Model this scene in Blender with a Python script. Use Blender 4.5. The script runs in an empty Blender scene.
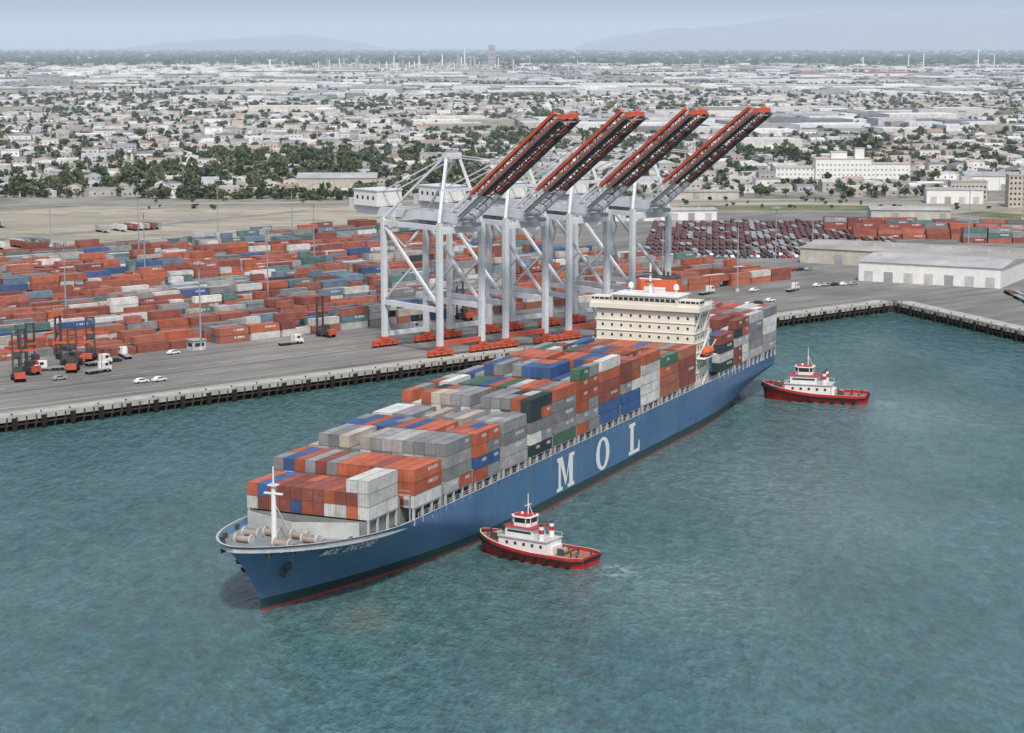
import bpy, math, random
import numpy as np
from mathutils import Vector, Matrix
random.seed(5); rng=np.random.default_rng(7)
scene=bpy.context.scene
R=math.radians
# ------------------------------------------------------------------ helpers
def link(o,parent=None):
    scene.collection.objects.link(o)
    if parent: o.parent=parent
    return o
def empty(name,loc=(0,0,0),rz=0):
    e=bpy.data.objects.new(name,None); e.location=loc; e.rotation_euler=(0,0,rz); return link(e)
class NT:
    def __init__(s,m):
        m.use_nodes=True; s.t=m.node_tree; s.t.nodes.clear()
    def n(s,typ,**kw):
        nd=s.t.nodes.new(typ)
        for k,v in kw.items(): setattr(nd,k,v)
        return nd
    def l(s,a,b): s.t.links.new(a,b)
    def math(s,op,a,b=None,c=None,clamp=False):
        nd=s.t.nodes.new('ShaderNodeMath'); nd.operation=op; nd.use_clamp=clamp
        for i,v in enumerate((a,b,c)):
            if v is None: continue
            if isinstance(v,(int,float)): nd.inputs[i].default_value=v
            else: s.l(v,nd.inputs[i])
        return nd.outputs[0]
    def mix(s,f,a,b,typ='MIX'):
        nd=s.t.nodes.new('ShaderNodeMix'); nd.data_type='RGBA'; nd.blend_type=typ
        for sock,v in ((nd.inputs[0],f),(nd.inputs[6],a),(nd.inputs[7],b)):
            if isinstance(v,(int,float)): sock.default_value=v
            elif isinstance(v,tuple): sock.default_value=(v[0],v[1],v[2],1)
            else: s.l(v,sock)
        return nd.outputs[2]
    def noise(s,vec,scale,detail=4,rough=.55):
        nd=s.t.nodes.new('ShaderNodeTexNoise'); nd.inputs['Scale'].default_value=scale
        nd.inputs['Detail'].default_value=detail; nd.inputs['Roughness'].default_value=rough
        if vec: s.l(vec,nd.inputs['Vector'])
        return nd.outputs[0]
    def mr(s,v,a,b,c,d):
        nd=s.t.nodes.new('ShaderNodeMapRange'); s.l(v,nd.inputs[0])
        for i,x in enumerate((a,b,c,d)): nd.inputs[i+1].default_value=x
        return nd.outputs[0]
    def out(s,base,rough=.6,metal=0,normal=None,spec=.4):
        p=s.t.nodes.new('ShaderNodeBsdfPrincipled'); o=s.t.nodes.new('ShaderNodeOutputMaterial')
        if isinstance(base,tuple): p.inputs['Base Color'].default_value=(*base[:3],1)
        else: s.l(base,p.inputs['Base Color'])
        if isinstance(rough,(int,float)): p.inputs['Roughness'].default_value=rough
        else: s.l(rough,p.inputs['Roughness'])
        p.inputs['Metallic'].default_value=metal
        p.inputs['Specular IOR Level'].default_value=spec
        if normal is not None: s.l(normal,p.inputs['Normal'])
        s.l(p.outputs[0],o.inputs[0]); return p
    def bump(s,h,strength=.3,dist=.1):
        b=s.t.nodes.new('ShaderNodeBump'); b.inputs['Strength'].default_value=strength
        b.inputs['Distance'].default_value=dist; s.l(h,b.inputs['Height']); return b.outputs[0]
def mat(name,col,rough=.6,var=.3,scale=.35,metal=0,dirt=(.12,.10,.08),dirtamt=.25,spec=.4):
    m=bpy.data.materials.new(name); t=NT(m)
    tc=t.n('ShaderNodeTexCoord').outputs['Object']
    n1=t.noise(tc,scale,5,.6)
    v=t.mr(n1,.3,.7,1-var,1+var*.4)
    c=t.mix(1.0,col,v,'MULTIPLY')
    n2=t.noise(tc,scale*4.3,5,.7)
    c=t.mix(t.mr(n2,.5,.75,0,dirtamt),c,dirt)
    t.out(c,rough,metal,spec=spec); return m
def attrmat(name,rough=.8,var=.25,scale=.2):
    m=bpy.data.materials.new(name); t=NT(m)
    a=t.n('ShaderNodeAttribute',attribute_name='Col')
    g=t.n('ShaderNodeNewGeometry')
    n1=t.noise(g.outputs['Position'],scale,3)
    c=t.mix(1.0,a.outputs['Color'],t.mr(n1,.3,.7,1-var,1+var*.5),'MULTIPLY')
    t.out(c,rough,spec=.2); return m
def fast_mesh(name,V,Q,T=None,colf=None,uv=None):
    me=bpy.data.meshes.new(name); V=np.asarray(V,dtype=np.float32)
    Q=np.asarray(Q,dtype=np.int32).reshape(-1,4)
    idx=Q.ravel(); starts=np.arange(len(Q))*4; cnt=np.full(len(Q),4)
    if T is not None and len(T):
        T=np.asarray(T,dtype=np.int32); starts=np.concatenate([starts,len(idx)+np.arange(len(T))*3])
        idx=np.concatenate([idx,T.ravel()]); cnt=np.concatenate([cnt,np.full(len(T),3)])
    me.vertices.add(len(V)); me.vertices.foreach_set('co',V.ravel())
    me.loops.add(len(idx)); me.loops.foreach_set('vertex_index',idx.astype(np.int32))
    me.polygons.add(len(starts)); me.polygons.foreach_set('loop_start',starts.astype(np.int32))
    me.update(calc_edges=True)
    me.polygons.foreach_set('use_smooth',np.zeros(len(starts),dtype=bool))
    if colf is not None:
        at=me.color_attributes.new('Col','FLOAT_COLOR','CORNER')
        at.data.foreach_set('color',np.repeat(np.asarray(colf,dtype=np.float32),cnt,axis=0).ravel())
    if uv is not None:
        u=me.uv_layers.new(name='UVMap'); u.data.foreach_set('uv',np.asarray(uv,dtype=np.float32).ravel())
    return me
class MB:
    def __init__(s,name,mats): s.name=name; s.v=[]; s.f=[]; s.mi=[]; s.mats=mats
    def add(s,vs,fs,m):
        o=len(s.v); s.v+= [tuple(v) for v in vs]; s.f+=[tuple(i+o for i in f) for f in fs]; s.mi+=[m]*len(fs)
    def box(s,c,d,m=0,rz=0,taper=1):
        cx,cy,cz=c; hx,hy,hz=d[0]/2,d[1]/2,d[2]/2; ca,sa=math.cos(rz),math.sin(rz); vs=[]
        for k,z in ((1,-hz),(taper,hz)):
            for x,y in ((-hx,-hy),(hx,-hy),(hx,hy),(-hx,hy)):
                x*=k;y*=k; vs.append((cx+x*ca-y*sa,cy+x*sa+y*ca,cz+z))
        s.add(vs,[(0,3,2,1),(4,5,6,7),(0,1,5,4),(1,2,6,5),(2,3,7,6),(3,0,4,7)],m)
    def b2(s,x0,x1,y0,y1,z0,z1,m=0): s.box(((x0+x1)/2,(y0+y1)/2,(z0+z1)/2),(abs(x1-x0),abs(y1-y0),abs(z1-z0)),m)
    def beam(s,p,q,w,h=None,m=0):
        h=h or w; p=Vector(p); q=Vector(q); d=(q-p).normalized(); up=Vector((0,0,1)) if abs(d.z)<.99 else Vector((0,1,0))
        a=d.cross(up).normalized()*w/2; b=a.normalized().cross(d).normalized()*h/2
        vs=[p-a-b,p+a-b,p+a+b,p-a+b,q-a-b,q+a-b,q+a+b,q-a+b]
        s.add(vs,[(0,1,2,3),(7,6,5,4),(0,4,5,1),(1,5,6,2),(2,6,7,3),(3,7,4,0)],m)
    def cyl(s,p,q,r1,r2=None,m=0,n=10):
        r2=r1 if r2 is None else r2; p=Vector(p); q=Vector(q); d=(q-p).normalized()
        up=Vector((0,0,1)) if abs(d.z)<.99 else Vector((0,1,0)); a=d.cross(up).normalized(); b=a.cross(d)
        vs=[]
        for c,r in ((p,r1),(q,r2)):
            for i in range(n):
                t=2*math.pi*i/n; vs.append(c+a*math.cos(t)*r+b*math.sin(t)*r)
        s.add(vs,[(i,(i+1)%n,n+(i+1)%n,n+i) for i in range(n)]+[tuple(range(n))[::-1],tuple(range(n,2*n))],m)
    def prism(s,pts,z0,z1,m=0):
        n=len(pts); vs=[(x,y,z0) for x,y in pts]+[(x,y,z1) for x,y in pts]
        s.add(vs,[(i,(i+1)%n,n+(i+1)%n,n+i) for i in range(n)]+[tuple(range(n,2*n)),tuple(range(n))[::-1]],m)
    def mesh(s):
        me=bpy.data.meshes.new(s.name); me.from_pydata(s.v,[],s.f)
        for m in s.mats: me.materials.append(m)
        me.polygons.foreach_set('material_index',s.mi); me.update(); return me
    def obj(s,parent=None,loc=None,rz=0,smooth=False):
        o=bpy.data.objects.new(s.name,s.mesh()); link(o,parent)
        if loc: o.location=loc
        o.rotation_euler=(0,0,rz); return o
# ------------------------------------------------------------------ camera / light
cam=bpy.data.cameras.new('camera'); co=link(bpy.data.objects.new('camera',cam))
cam.sensor_width=36; cam.lens=2010/1024*36; cam.clip_end=200000; cam.clip_start=1
co.location=(0,0,106); co.rotation_euler=(R(90-9.12),0,0); scene.camera=co
w=bpy.data.worlds.new('World'); scene.world=w; w.use_nodes=True; wt=w.node_tree
sky=wt.nodes.new('ShaderNodeTexSky'); sky.sky_type='NISHITA'; sky.sun_disc=False
EL=54; SH=Vector((.10,-.995))
sky.sun_elevation=R(EL); sky.sun_rotation=R(174.3); sky.air_density=1.0; sky.dust_density=3.5; sky.ozone_density=1
bg=wt.nodes['Background']; bg.inputs[1].default_value=.15; wt.links.new(sky.outputs[0],bg.inputs[0])
sd=bpy.data.lights.new('sun','SUN'); sd.energy=3.2; sd.angle=R(6); sd.color=(1,.96,.90)
so=link(bpy.data.objects.new('sun',sd)); tosun=Vector((SH.x*math.cos(R(EL)),SH.y*math.cos(R(EL)),math.sin(R(EL))))
so.rotation_euler=(-tosun).to_track_quat('-Z','Y').to_euler(); so.location=(0,0,400)
scene.view_settings.view_transform='Standard'; scene.view_settings.look='None'; scene.view_settings.exposure=0
# ------------------------------------------------------------------ frames
QA=math.atan2(.6545,.756); Q0=(-141,544.3)
def Y2W(a,b): return (Q0[0]+.756*a-.6545*b, Q0[1]+.6545*a+.756*b)
C=(152.5,798.4)
# ------------------------------------------------------------------ materials
WHITE=mat('white_paint',(.72,.72,.70),.5,.12,.3,dirtamt=.12)
CREAM=mat('cream_paint',(.68,.65,.56),.5,.08,.2,dirtamt=.08)
CRANEW=mat('crane_grey_white',(.60,.63,.66),.45,.15,.2,dirtamt=.16)
DARK=mat('dark_steel',(.06,.065,.07),.6,.3)
BLACK=mat('black_rubber',(.015,.015,.016),.85,.3)
GLASS=mat('dark_glass',(.02,.03,.04),.1,.1,spec=.8)
CRED=mat('crane_red',(.54,.10,.055),.5,.2,.3,dirtamt=.15)
GREY=mat('grey_steel',(.30,.31,.32),.6,.25)
LGREY=mat('light_grey_steel',(.46,.47,.47),.6,.2)
DECK=mat('deck_paint',(.20,.23,.22),.8,.3,.3,dirt=(.2,.1,.06),dirtamt=.4)
ORANGE=mat('funnel_orange',(.58,.12,.05),.5,.1)
TRED=mat('tug_red',(.42,.03,.03),.45,.2,.6,dirtamt=.15)
TDECK=mat('tug_deck_red',(.30,.13,.10),.8,.3,.8,dirt=(.25,.22,.2),dirtamt=.4)
CONC=mat('concrete',(.40,.39,.36),.9,.3,.25,dirtamt=.35)
PILE=mat('pile_timber',(.055,.045,.035),.9,.4,.6)
STEELD=mat('bulwark_tan',(.30,.24,.2),.8,.3)
ATTR=attrmat('building_paint'); LEAF=attrmat('foliage',.9,.3,.4)
CM=bpy.data.materials.new('container_paint'); t=NT(CM)
at=t.n('ShaderNodeAttribute',attribute_name='Col'); uvn=t.n('ShaderNodeUVMap'); sp=t.n('ShaderNodeSeparateXYZ'); t.l(uvn.outputs[0],sp.inputs[0])
u,v=sp.outputs[0],sp.outputs[1]; fu=t.math('FRACT',u)
eu=t.math('MINIMUM',fu,t.math('SUBTRACT',1.0,fu)); ev=t.math('MINIMUM',v,t.math('SUBTRACT',1.0,v))
fr=t.math('MAXIMUM',t.math('LESS_THAN',eu,.012),t.math('LESS_THAN',ev,.045))
cor=t.math('SINE',t.math('MULTIPLY',fu,2*math.pi*34))
door=t.math('MULTIPLY',t.math('GREATER_THAN',u,3.5),t.math('LESS_THAN',t.math('ABSOLUTE',t.math('SUBTRACT',t.math('FRACT',t.math('MULTIPLY',fu,4.0)),.5)),.09))
wn=t.n('ShaderNodeTexWhiteNoise',noise_dimensions='2D'); cx=t.n('ShaderNodeCombineXYZ')
t.l(t.math('FLOOR',t.math('MULTIPLY',u,70.0)),cx.inputs[0]); t.l(at.outputs['Alpha'],cx.inputs[1]); t.l(cx.outputs[0],wn.inputs['Vector'])
def rangem(x,a,b): return t.math('MULTIPLY',t.math('GREATER_THAN',x,a),t.math('LESS_THAN',x,b))
lg=t.math('MULTIPLY',t.math('MULTIPLY',rangem(u,.50,.86),rangem(v,.52,.80)),t.math('MULTIPLY',t.math('GREATER_THAN',wn.outputs[0],.35),t.math('GREATER_THAN',at.outputs['Alpha'],.55)))
g=t.n('ShaderNodeNewGeometry')
n1=t.noise(g.outputs['Position'],.35,5,.65); n2=t.noise(g.outputs['Position'],1.7,4,.7)
c=t.mix(1.0,at.outputs['Color'],t.mr(n1,.3,.7,.68,1.14),'MULTIPLY')
c=t.mix(t.mr(n2,.52,.8,0,.5),c,(.16,.10,.07))
c=t.mix(t.math('MULTIPLY',lg,.75),c,(.68,.68,.66))
c=t.mix(t.math('MULTIPLY',fr,.4),c,(.06,.05,.05))
c=t.mix(t.math('MULTIPLY',door,.35),c,(.08,.08,.08))
c=t.mix(1.0,c,t.mr(cor,-1,1,.9,1.05),'MULTIPLY')
t.out(c,.6,normal=t.bump(cor,.35,.04),spec=.3)
def containers(name,A,parent=None,mats=CM):
    A=np.array(A,dtype=float); n=len(A)
    if n==0: return
    L,W,H,ang=A[:,3],A[:,4],A[:,5],A[:,6]
    tx=np.array([-1,1,1,-1]*2)*.5; ty=np.array([-1,-1,1,1]*2)*.5; tz=np.array([0]*4+[1]*4)
    x=tx[None]*L[:,None]; y=ty[None]*W[:,None]; z=tz[None]*H[:,None]
    ca,sa=np.cos(ang)[:,None],np.sin(ang)[:,None]
    V=np.stack([A[:,0:1]+x*ca-y*sa,A[:,1:2]+x*sa+y*ca,A[:,2:3]+z],-1).reshape(-1,3)
    F=np.array([(0,1,5,4),(2,3,7,6),(1,2,6,5),(3,0,4,7),(4,5,6,7)])
    Q=(F[None]+np.arange(n)[:,None,None]*8).reshape(-1,4)
    off=[0,0,4,4,2]
    vv=np.tile(np.array([0.,0.,1.,1.]),n*5); fr=np.tile(np.array([0.002,.998,.998,.002]),n*5)
    UV=np.stack([np.repeat(np.tile(np.array(off,float),n),4)+fr,vv],-1)
    col=np.repeat(A[:,7:11],5,axis=0)
    me=fast_mesh(name,V,Q,None,col,UV); me.materials.append(mats)
    return link(bpy.data.objects.new(name,me),parent)
PAL={'G':(.26,.27,.275),'L':(.42,.42,.41),'O':(.46,.125,.065),'R':(.26,.08,.06),'B':(.05,.12,.29),'W':(.66,.66,.63),'D':(.03,.055,.06),'T':(.10,.20,.20),'P':(.48,.42,.36),'Y':(.48,.32,.14),'S':(.16,.24,.33),'M':(.38,.13,.09),'N':(.07,.16,.11)}
def pc(s):
    k=random.choice(s); c=PAL[k]; f=random.uniform(.78,1.14); return (c[0]*f,c[1]*f,c[2]*f,random.random())
# ------------------------------------------------------------------ water
WM=bpy.data.materials.new('sea_water'); t=NT(WM)
g=t.n('ShaderNodeNewGeometry'); pos=g.outputs['Position']
mp=t.n('ShaderNodeMapping'); mp.inputs['Scale'].default_value=(1,.42,1); mp.inputs['Rotation'].default_value=(0,0,R(14)); t.l(pos,mp.inputs[0])
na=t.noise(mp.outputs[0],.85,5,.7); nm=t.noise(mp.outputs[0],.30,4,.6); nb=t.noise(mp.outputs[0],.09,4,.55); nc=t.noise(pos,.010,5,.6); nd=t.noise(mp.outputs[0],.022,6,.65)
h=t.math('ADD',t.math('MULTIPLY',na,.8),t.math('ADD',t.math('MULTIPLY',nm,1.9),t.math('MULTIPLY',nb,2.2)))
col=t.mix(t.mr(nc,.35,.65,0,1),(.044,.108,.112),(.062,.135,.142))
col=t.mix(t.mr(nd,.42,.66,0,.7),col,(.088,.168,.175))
# light and dark of the fine chop painted into the body colour
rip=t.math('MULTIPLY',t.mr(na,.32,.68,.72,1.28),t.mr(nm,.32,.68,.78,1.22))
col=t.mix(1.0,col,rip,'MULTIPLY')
def blob(cxy,rad,sc=(1,1)):
    vm=t.n('ShaderNodeVectorMath',operation='SUBTRACT'); t.l(pos,vm.inputs[0]); vm.inputs[1].default_value=(cxy[0],cxy[1],0)
    vs=t.n('ShaderNodeVectorMath',operation='MULTIPLY'); t.l(vm.outputs[0],vs.inputs[0]); vs.inputs[1].default_value=(sc[0]/rad,sc[1]/rad,0)
    ln=t.n('ShaderNodeVectorMath',operation='LENGTH'); t.l(vs.outputs[0],ln.inputs[0])
    return t.mr(ln.outputs['Value'],.1,1.0,1,0)
fo=t.noise(pos,.45,6,.74)
wash=t.math('MAXIMUM',t.math('MAXIMUM',blob((34,383),28,(1,.6)),blob((124,578),28,(.8,.7))),blob((60,470),40,(1,.45)))
foam=t.math('MULTIPLY',wash,t.mr(fo,.40,.72,.04,.38))
st_=t.math('MAXIMUM',blob((22.5,397),8,(1,.8)),blob((112,589),9,(.9,.9)))
foam=t.math('MAXIMUM',foam,t.math('MULTIPLY',st_,t.mr(fo,.44,.64,0,.9)))
col=t.mix(foam,col,(.36,.44,.44))
col=t.mix(t.math('MULTIPLY',blob((-27.4,363),8,(1,.5)),.45),col,(.17,.17,.12))
rg=t.mr(nd,.3,.7,.07,.16)
nrm=t.bump(h,1.0,.75)
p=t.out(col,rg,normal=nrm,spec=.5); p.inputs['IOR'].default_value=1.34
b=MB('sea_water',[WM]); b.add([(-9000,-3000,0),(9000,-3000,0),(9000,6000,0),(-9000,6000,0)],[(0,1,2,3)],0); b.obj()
# ------------------------------------------------------------------ ground
GM=bpy.data.materials.new('city_ground'); t=NT(GM); g=t.n('ShaderNodeNewGeometry'); pos=g.outputs['Position']
n1=t.noise(pos,.012,6,.65); n2=t.noise(pos,.05,5,.65)
c=t.mix(t.mr(n1,.42,.58,0,1),(.25,.235,.205),(.13,.15,.085)); c=t.mix(t.mr(n2,.48,.62,0,.8),c,(.27,.265,.255)); t.out(c,.95,spec=.1)
L0=(-1048+3*-.6545,-241+3*.756); C2=(153.8,803.5); D2=(153.8+.346*900,803.5-.938*900)
top=[L0,C2,D2,(30000,D2[1]),(30000,90000),(-30000,90000),(-30000,L0[1])]
b=MB('ground',[GM,PILE]); n=len(top)
b.add([(x,y,4) for x,y in top],[tuple(range(n))],0)
for i in (0,1): p,q=top[i],top[i+1]; b.add([(p[0],p[1],-4),(q[0],q[1],-4),(q[0],q[1],3.99),(p[0],p[1],3.99)],[(0,1,2,3)],1)
b.obj()
PM=bpy.data.materials.new('pavement'); t=NT(PM); g=t.n('ShaderNodeNewGeometry')
mp=t.n('ShaderNodeMapping'); mp.inputs['Rotation'].default_value=(0,0,-QA); mp.vector_type='POINT'; t.l(g.outputs['Position'],mp.inputs[0])
st=t.n('ShaderNodeMapping'); st.inputs['Scale'].default_value=(.015,.16,1); t.l(mp.outputs[0],st.inputs[0])
n1=t.noise(g.outputs['Position'],.02,6,.6); n2=t.noise(st.outputs[0],1.0,4,.6); n3=t.noise(g.outputs['Position'],.4,5,.7)
c=t.mix(t.mr(n1,.35,.65,0,1),(.17,.168,.16),(.26,.25,.235)); c=t.mix(t.mr(n2,.43,.66,0,.7),c,(.10,.10,.095)); c=t.mix(t.mr(n3,.5,.75,0,.35),c,(.12,.11,.10))
br=t.n('ShaderNodeTexBrick'); t.l(mp.outputs[0],br.inputs['Vector']); br.inputs['Scale'].default_value=1; br.inputs['Brick Width'].default_value=12; br.inputs['Row Height'].default_value=9
br.inputs['Mortar Size'].default_value=.10; br.inputs['Color1'].default_value=(1,1,1,1); br.inputs['Color2'].default_value=(.92,.92,.92,1); br.inputs['Mortar'].default_value=(.75,.75,.75,1)
c=t.mix(1.0,c,br.outputs[0],'MULTIPLY'); t.out(c,.9,spec=.2)
def sheet(name,pts,z,m):
    b=MB(name,[m]); b.add([(x,y,z) for x,y in pts],[tuple(range(len(pts)))],0); return b.obj()
sheet('pavement',[Y2W(-1200,3),C2,D2,(1200,D2[1]),(1200,1030),(330,1030),(250,1225),(60,1225),Y2W(430,395),Y2W(-1200,395)],4.03,PM)
DM=bpy.data.materials.new('dirt'); t=NT(DM); g=t.n('ShaderNodeNewGeometry')
sm=t.n('ShaderNodeMapping'); sm.inputs['Scale'].default_value=(.35,1,1); sm.inputs['Rotation'].default_value=(0,0,-.25); t.l(g.outputs['Position'],sm.inputs[0])
n1=t.noise(sm.outputs[0],.025,6,.65); n2=t.noise(sm.outputs[0],.12,5,.65)
c=t.mix(t.mr(n1,.4,.6,0,1),(.39,.345,.28),(.27,.25,.21)); c=t.mix(t.mr(n2,.50,.64,0,.75),c,(.16,.165,.10)); t.out(c,.95,spec=.1)
sheet('dirt_lot',[Y2W(-300,398),Y2W(425,398),(40,1230),(30,1345),(-250,1300),Y2W(-300,620)],4.03,DM)
sheet('dirt_lot',[(62,1229),(252,1229),(334,1034),(800,1034),(700,1240),(360,1330),(40,1345)],4.03,DM)
GR=bpy.data.materials.new('grass'); t=NT(GR); g=t.n('ShaderNodeNewGeometry'); n1=t.noise(g.outputs['Position'],.05,6,.65)
t.out(t.mix(t.mr(n1,.4,.62,0,1),(.09,.125,.055),(.20,.19,.11)),.95,spec=.1)
sheet('grass_field',[(110,1245),(245,1243),(268,1275),(190,1290),(105,1280)],4.06,GR)
sheet('grass_field',[(262,1215),(320,1120),(330,1190),(290,1240)],4.06,GR)
RD=mat('road_asphalt',(.22,.22,.215),.9,.3,.05)
def strip(name,pts,wd,z,m):
    b=MB(name,[m])
    for (x0,y0),(x1,y1) in zip(pts[:-1],pts[1:]):
        d=Vector((x1-x0,y1-y0)).normalized(); n_=Vector((-d.y,d.x))*wd/2
        b.add([(x0-n_.x,y0-n_.y,z),(x1-n_.x,y1-n_.y,z),(x1+n_.x,y1+n_.y,z),(x0+n_.x,y0+n_.y,z)],[(0,1,2,3)],0)
    return b.obj()
strip('road',[Y2W(-100,407),Y2W(440,407)],12,4.07,RD)
strip('road',[(-420,1275),(-60,1300),(60,1312),(420,1335)],13,4.09,RD)
strip('road',[(62,1235),(150,1232),(255,1236),(300,1150),(345,1040)],12,4.08,RD)
strip('road',[Y2W(60,500),Y2W(240,470),Y2W(470,520)],9,4.06,RD)
# ------------------------------------------------------------------ quay
RM=mat('steel_rail',(.09,.07,.06),.6); YP=mat('yellow_paint',(.55,.42,.08),.7); WP=mat('white_line_paint',(.6,.6,.58),.8,.4)
def quay(name,org,ang,x0,x1,ztop):
    e=empty(name,(org[0],org[1],0),ang)
    b=MB('deck_slab',[CONC,BLACK,PILE,YP]); 
    b.b2(x0,x1,0,8,2.7,ztop,0); b.b2(x0,x1,.05,.4,ztop+.003,ztop+.28,0)
    b.obj(e)
    b=MB('piles',[PILE,BLACK,CONC])
    x=x0 if x0>-160 else -160
    while x<x1:
        b.cyl((x,.6,-2),(x,.6,2.7),.28,None,0,7); b.cyl((x+1.5,2.4,-2),(x+1.5,2.4,2.7),.28,None,0,6)
        b.b2(x-.2,x+.2,-.12,-.003,1.3,3.9,0)
        x+=3
    x=max(x0,-160)+2
    while x<x1:
        b.b2(x-.6,x+.6,-.75,-.13,.3,3.7,1); b.cyl((x,1,4.35),(x,1,4.75),.22,.3,1,8); x+=9
    b.b2(max(x0,-160),x1,.3,.5,1.5,1.9,0)
    b.obj(e); return e
quay('wharf',Q0,QA,-1200,388,4.09)
qe=quay('wharf',(C[0]+.346*700,C[1]-.938*700),math.atan2(.938,-.346),0,700,4.07)
qe.scale=(1,-1,1)
e=empty('apron_markings',(Q0[0],Q0[1],0),QA); b=MB('rails_and_lines',[RM,WP,YP])
for y in (6.7,36.7): b.b2(-200,380,y-.15,y+.15,4.095,4.115,0)
for y in (14,44,60): 
    for k in range(-20,38): b.b2(k*10,k*10+(9.8 if y!=44 else 4),y-.12,y+.12,4.04,4.045,1 if y!=60 else 2)
b.obj(e)
# ------------------------------------------------------------------ SHIP
BOW=(-47.33,368.3); UA=math.atan2(.9114,.4116)
ship=empty('container_ship',(BOW[0],BOW[1],0),UA)
def zd(s): return 12.3+2.5*(max(0,30-s)/40)**1.5
def stem(z): return -10*max(0,z)**1.4
def sst(z): return 268+12*min(1,max(0,z)*1.5)
def hb(s,z):
    z=min(1,max(0,z)); wgt=z**1.3
    d=s-stem(z); L=88-46*wgt; k=1.0-.36*wgt; nn=1.8+.4*wgt
    x=min(1,max(0,d/L)); h=16.15*(1-(1-x)**nn)**k
    if s>205:
        xx=min(1.25,(s-205)/65); ww=min(1,z/.62); h*=1-(1-ww)**1.2*.62*xx**2-.05*xx**3
    return h
HM=bpy.data.materials.new('hull_paint'); t=NT(HM)
tc=t.n('ShaderNodeTexCoord').outputs['Object']; sp=t.n('ShaderNodeSeparateXYZ'); t.l(tc,sp.inputs[0]); z=sp.outputs[2]
st=t.n('ShaderNodeMapping'); st.inputs['Scale'].default_value=(.35,.35,.05); t.l(tc,st.inputs[0])
ns=t.noise(st.outputs[0],1.4,5,.65); nl=t.noise(tc,.06,4,.6)
blue=t.mix(t.mr(nl,.35,.65,0,1),(.062,.150,.285),(.082,.182,.33)); blue=t.mix(t.mr(ns,.48,.75,0,.6),blue,(.17,.21,.26))
c=t.mix(t.math('LESS_THAN',z,2.5),blue,(.028,.060,.062)); c=t.mix(t.math('LESS_THAN',z,.5),c,(.27,.06,.045))
br=t.n('ShaderNodeTexBrick'); mp=t.n('ShaderNodeMapping'); mp.inputs['Rotation'].default_value=(R(90),0,0); t.l(tc,mp.inputs[0]); t.l(mp.outputs[0],br.inputs['Vector'])
br.inputs['Scale'].default_value=1; br.inputs['Brick Width'].default_value=9; br.inputs['Row Height'].default_value=2.4; br.inputs['Mortar Size'].default_value=.06
br.inputs['Color1'].default_value=(1,1,1,1); br.inputs['Color2'].default_value=(.93,.93,.93,1); br.inputs['Mortar'].default_value=(.8,.8,.8,1)
c=t.mix(1.0,c,br.outputs[0],'MULTIPLY')
t.out(c,.42,normal=t.bump(nl,.2,.3),spec=.5)
b=MB('hull',[HM,LGREY,DECK]); NS=150; ZL=[-.2]+[i/16 for i in range(17)]
taus=[(i/NS) for i in range(NS+1)]
def tw(t): return (t**1.9*.5**-.9 if t<.5 else 1-(1-t)**1.6*.5**-.6)
taus=[min(1,tw(x)) for x in taus]
for side in (-1,1):
    vs=[]
    for zz in ZL:
        for tau in taus:
            s=stem(zz)+tau*(sst(zz)-stem(zz)); h=hb(s,zz)
            vs.append((s,side*h,zz*zd(s)))
    fs=[]; m=NS+1
    for i in range(len(ZL)-1):
        for j in range(NS):
            f=(i*m+j,i*m+j+1,(i+1)*m+j+1,(i+1)*m+j); fs.append(f if side<0 else f[::-1])
    b.add(vs,fs,0)
vs=[];fs=[]
for zz in ZL:
    s=sst(zz); h=hb(s,zz); vs+= [(s,-h,zz*zd(s)),(s,h,zz*zd(s))]
for i in range(len(ZL)-1): fs.append((2*i,2*i+1,2*i+3,2*i+2))
b.add(vs,fs,0)
vs=[];fs=[]
for tau in taus:
    s=stem(1)+tau*(sst(1)-stem(1)); h=hb(s,1); i=max(0.0,h-.35); zt=zd(s); zdk=zt-1.25
    s2=s+.35 if s<5 else s
    vs+=[(s,-h,zt),(s2,-i,zt),(s2,-i,zdk),(s2,i,zdk),(s2,i,zt),(s,h,zt)]
for j in range(NS):
    for k,mm in ((0,1),(1,1),(2,2),(3,1),(4,1)):
        fs.append(((j*6+k,(j+1)*6+k,(j+1)*6+k+1,j*6+k+1),mm))
o=len(b.v); b.v+=vs
for f,mm in fs: b.f.append(tuple(i+o for i in f)); b.mi.append(mm)
hull=b.obj(ship)
for p in hull.data.polygons:
    if p.material_index==0: p.use_smooth=True
LW=mat('letter_white',(.80,.80,.78),.5,.06,dirtamt=.08)
b=MB('hull_lettering',[LW])
def lq(s0,z0,pts,i=0):
    vs=[]
    for x,y in pts:
        s=s0+x; zz=z0+y; vs.append((s,-(hb(s,zz/zd(s))+.05+.012*i),zz))
    b.add(vs,[tuple(range(len(vs)))],0)
h0=2.9; s=104.5
M_=[[(0,0),(3.4,0),(3.4,.9),(0,.9)],[(.9,.9),(2.3,.9),(2.3,7.1),(.9,7.1)],[(0,7.1),(3.3,7.1),(3.3,8),(0,8)],
[(6.3,0),(10.4,0),(10.4,.9),(6.3,.9)],[(7.2,.9),(9.5,.9),(9.5,7.1),(7.2,7.1)],[(7.1,7.1),(10.4,7.1),(10.4,8),(7.1,8)],
[(1.7,6.9),(3.3,7.6),(5.6,2.6),(4.9,.8)],[(4.9,.8),(5.5,1.6),(7.6,6.2),(7.1,7.7)]]
for i,q in enumerate(M_): lq(s,h0,q,i)
s=128.8; N=28
for i in range(N):
    a0,a1=2*math.pi*i/N,2*math.pi*(i+1)/N
    f=lambda a,rx,ry:(4.4+rx*math.cos(a),4+ry*math.sin(a))
    lq(s,h0,[f(a0,4.4,4.1),f(a1,4.4,4.1),f(a1,2.1,3.3),f(a0,2.1,3.3)])
s=151
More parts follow.
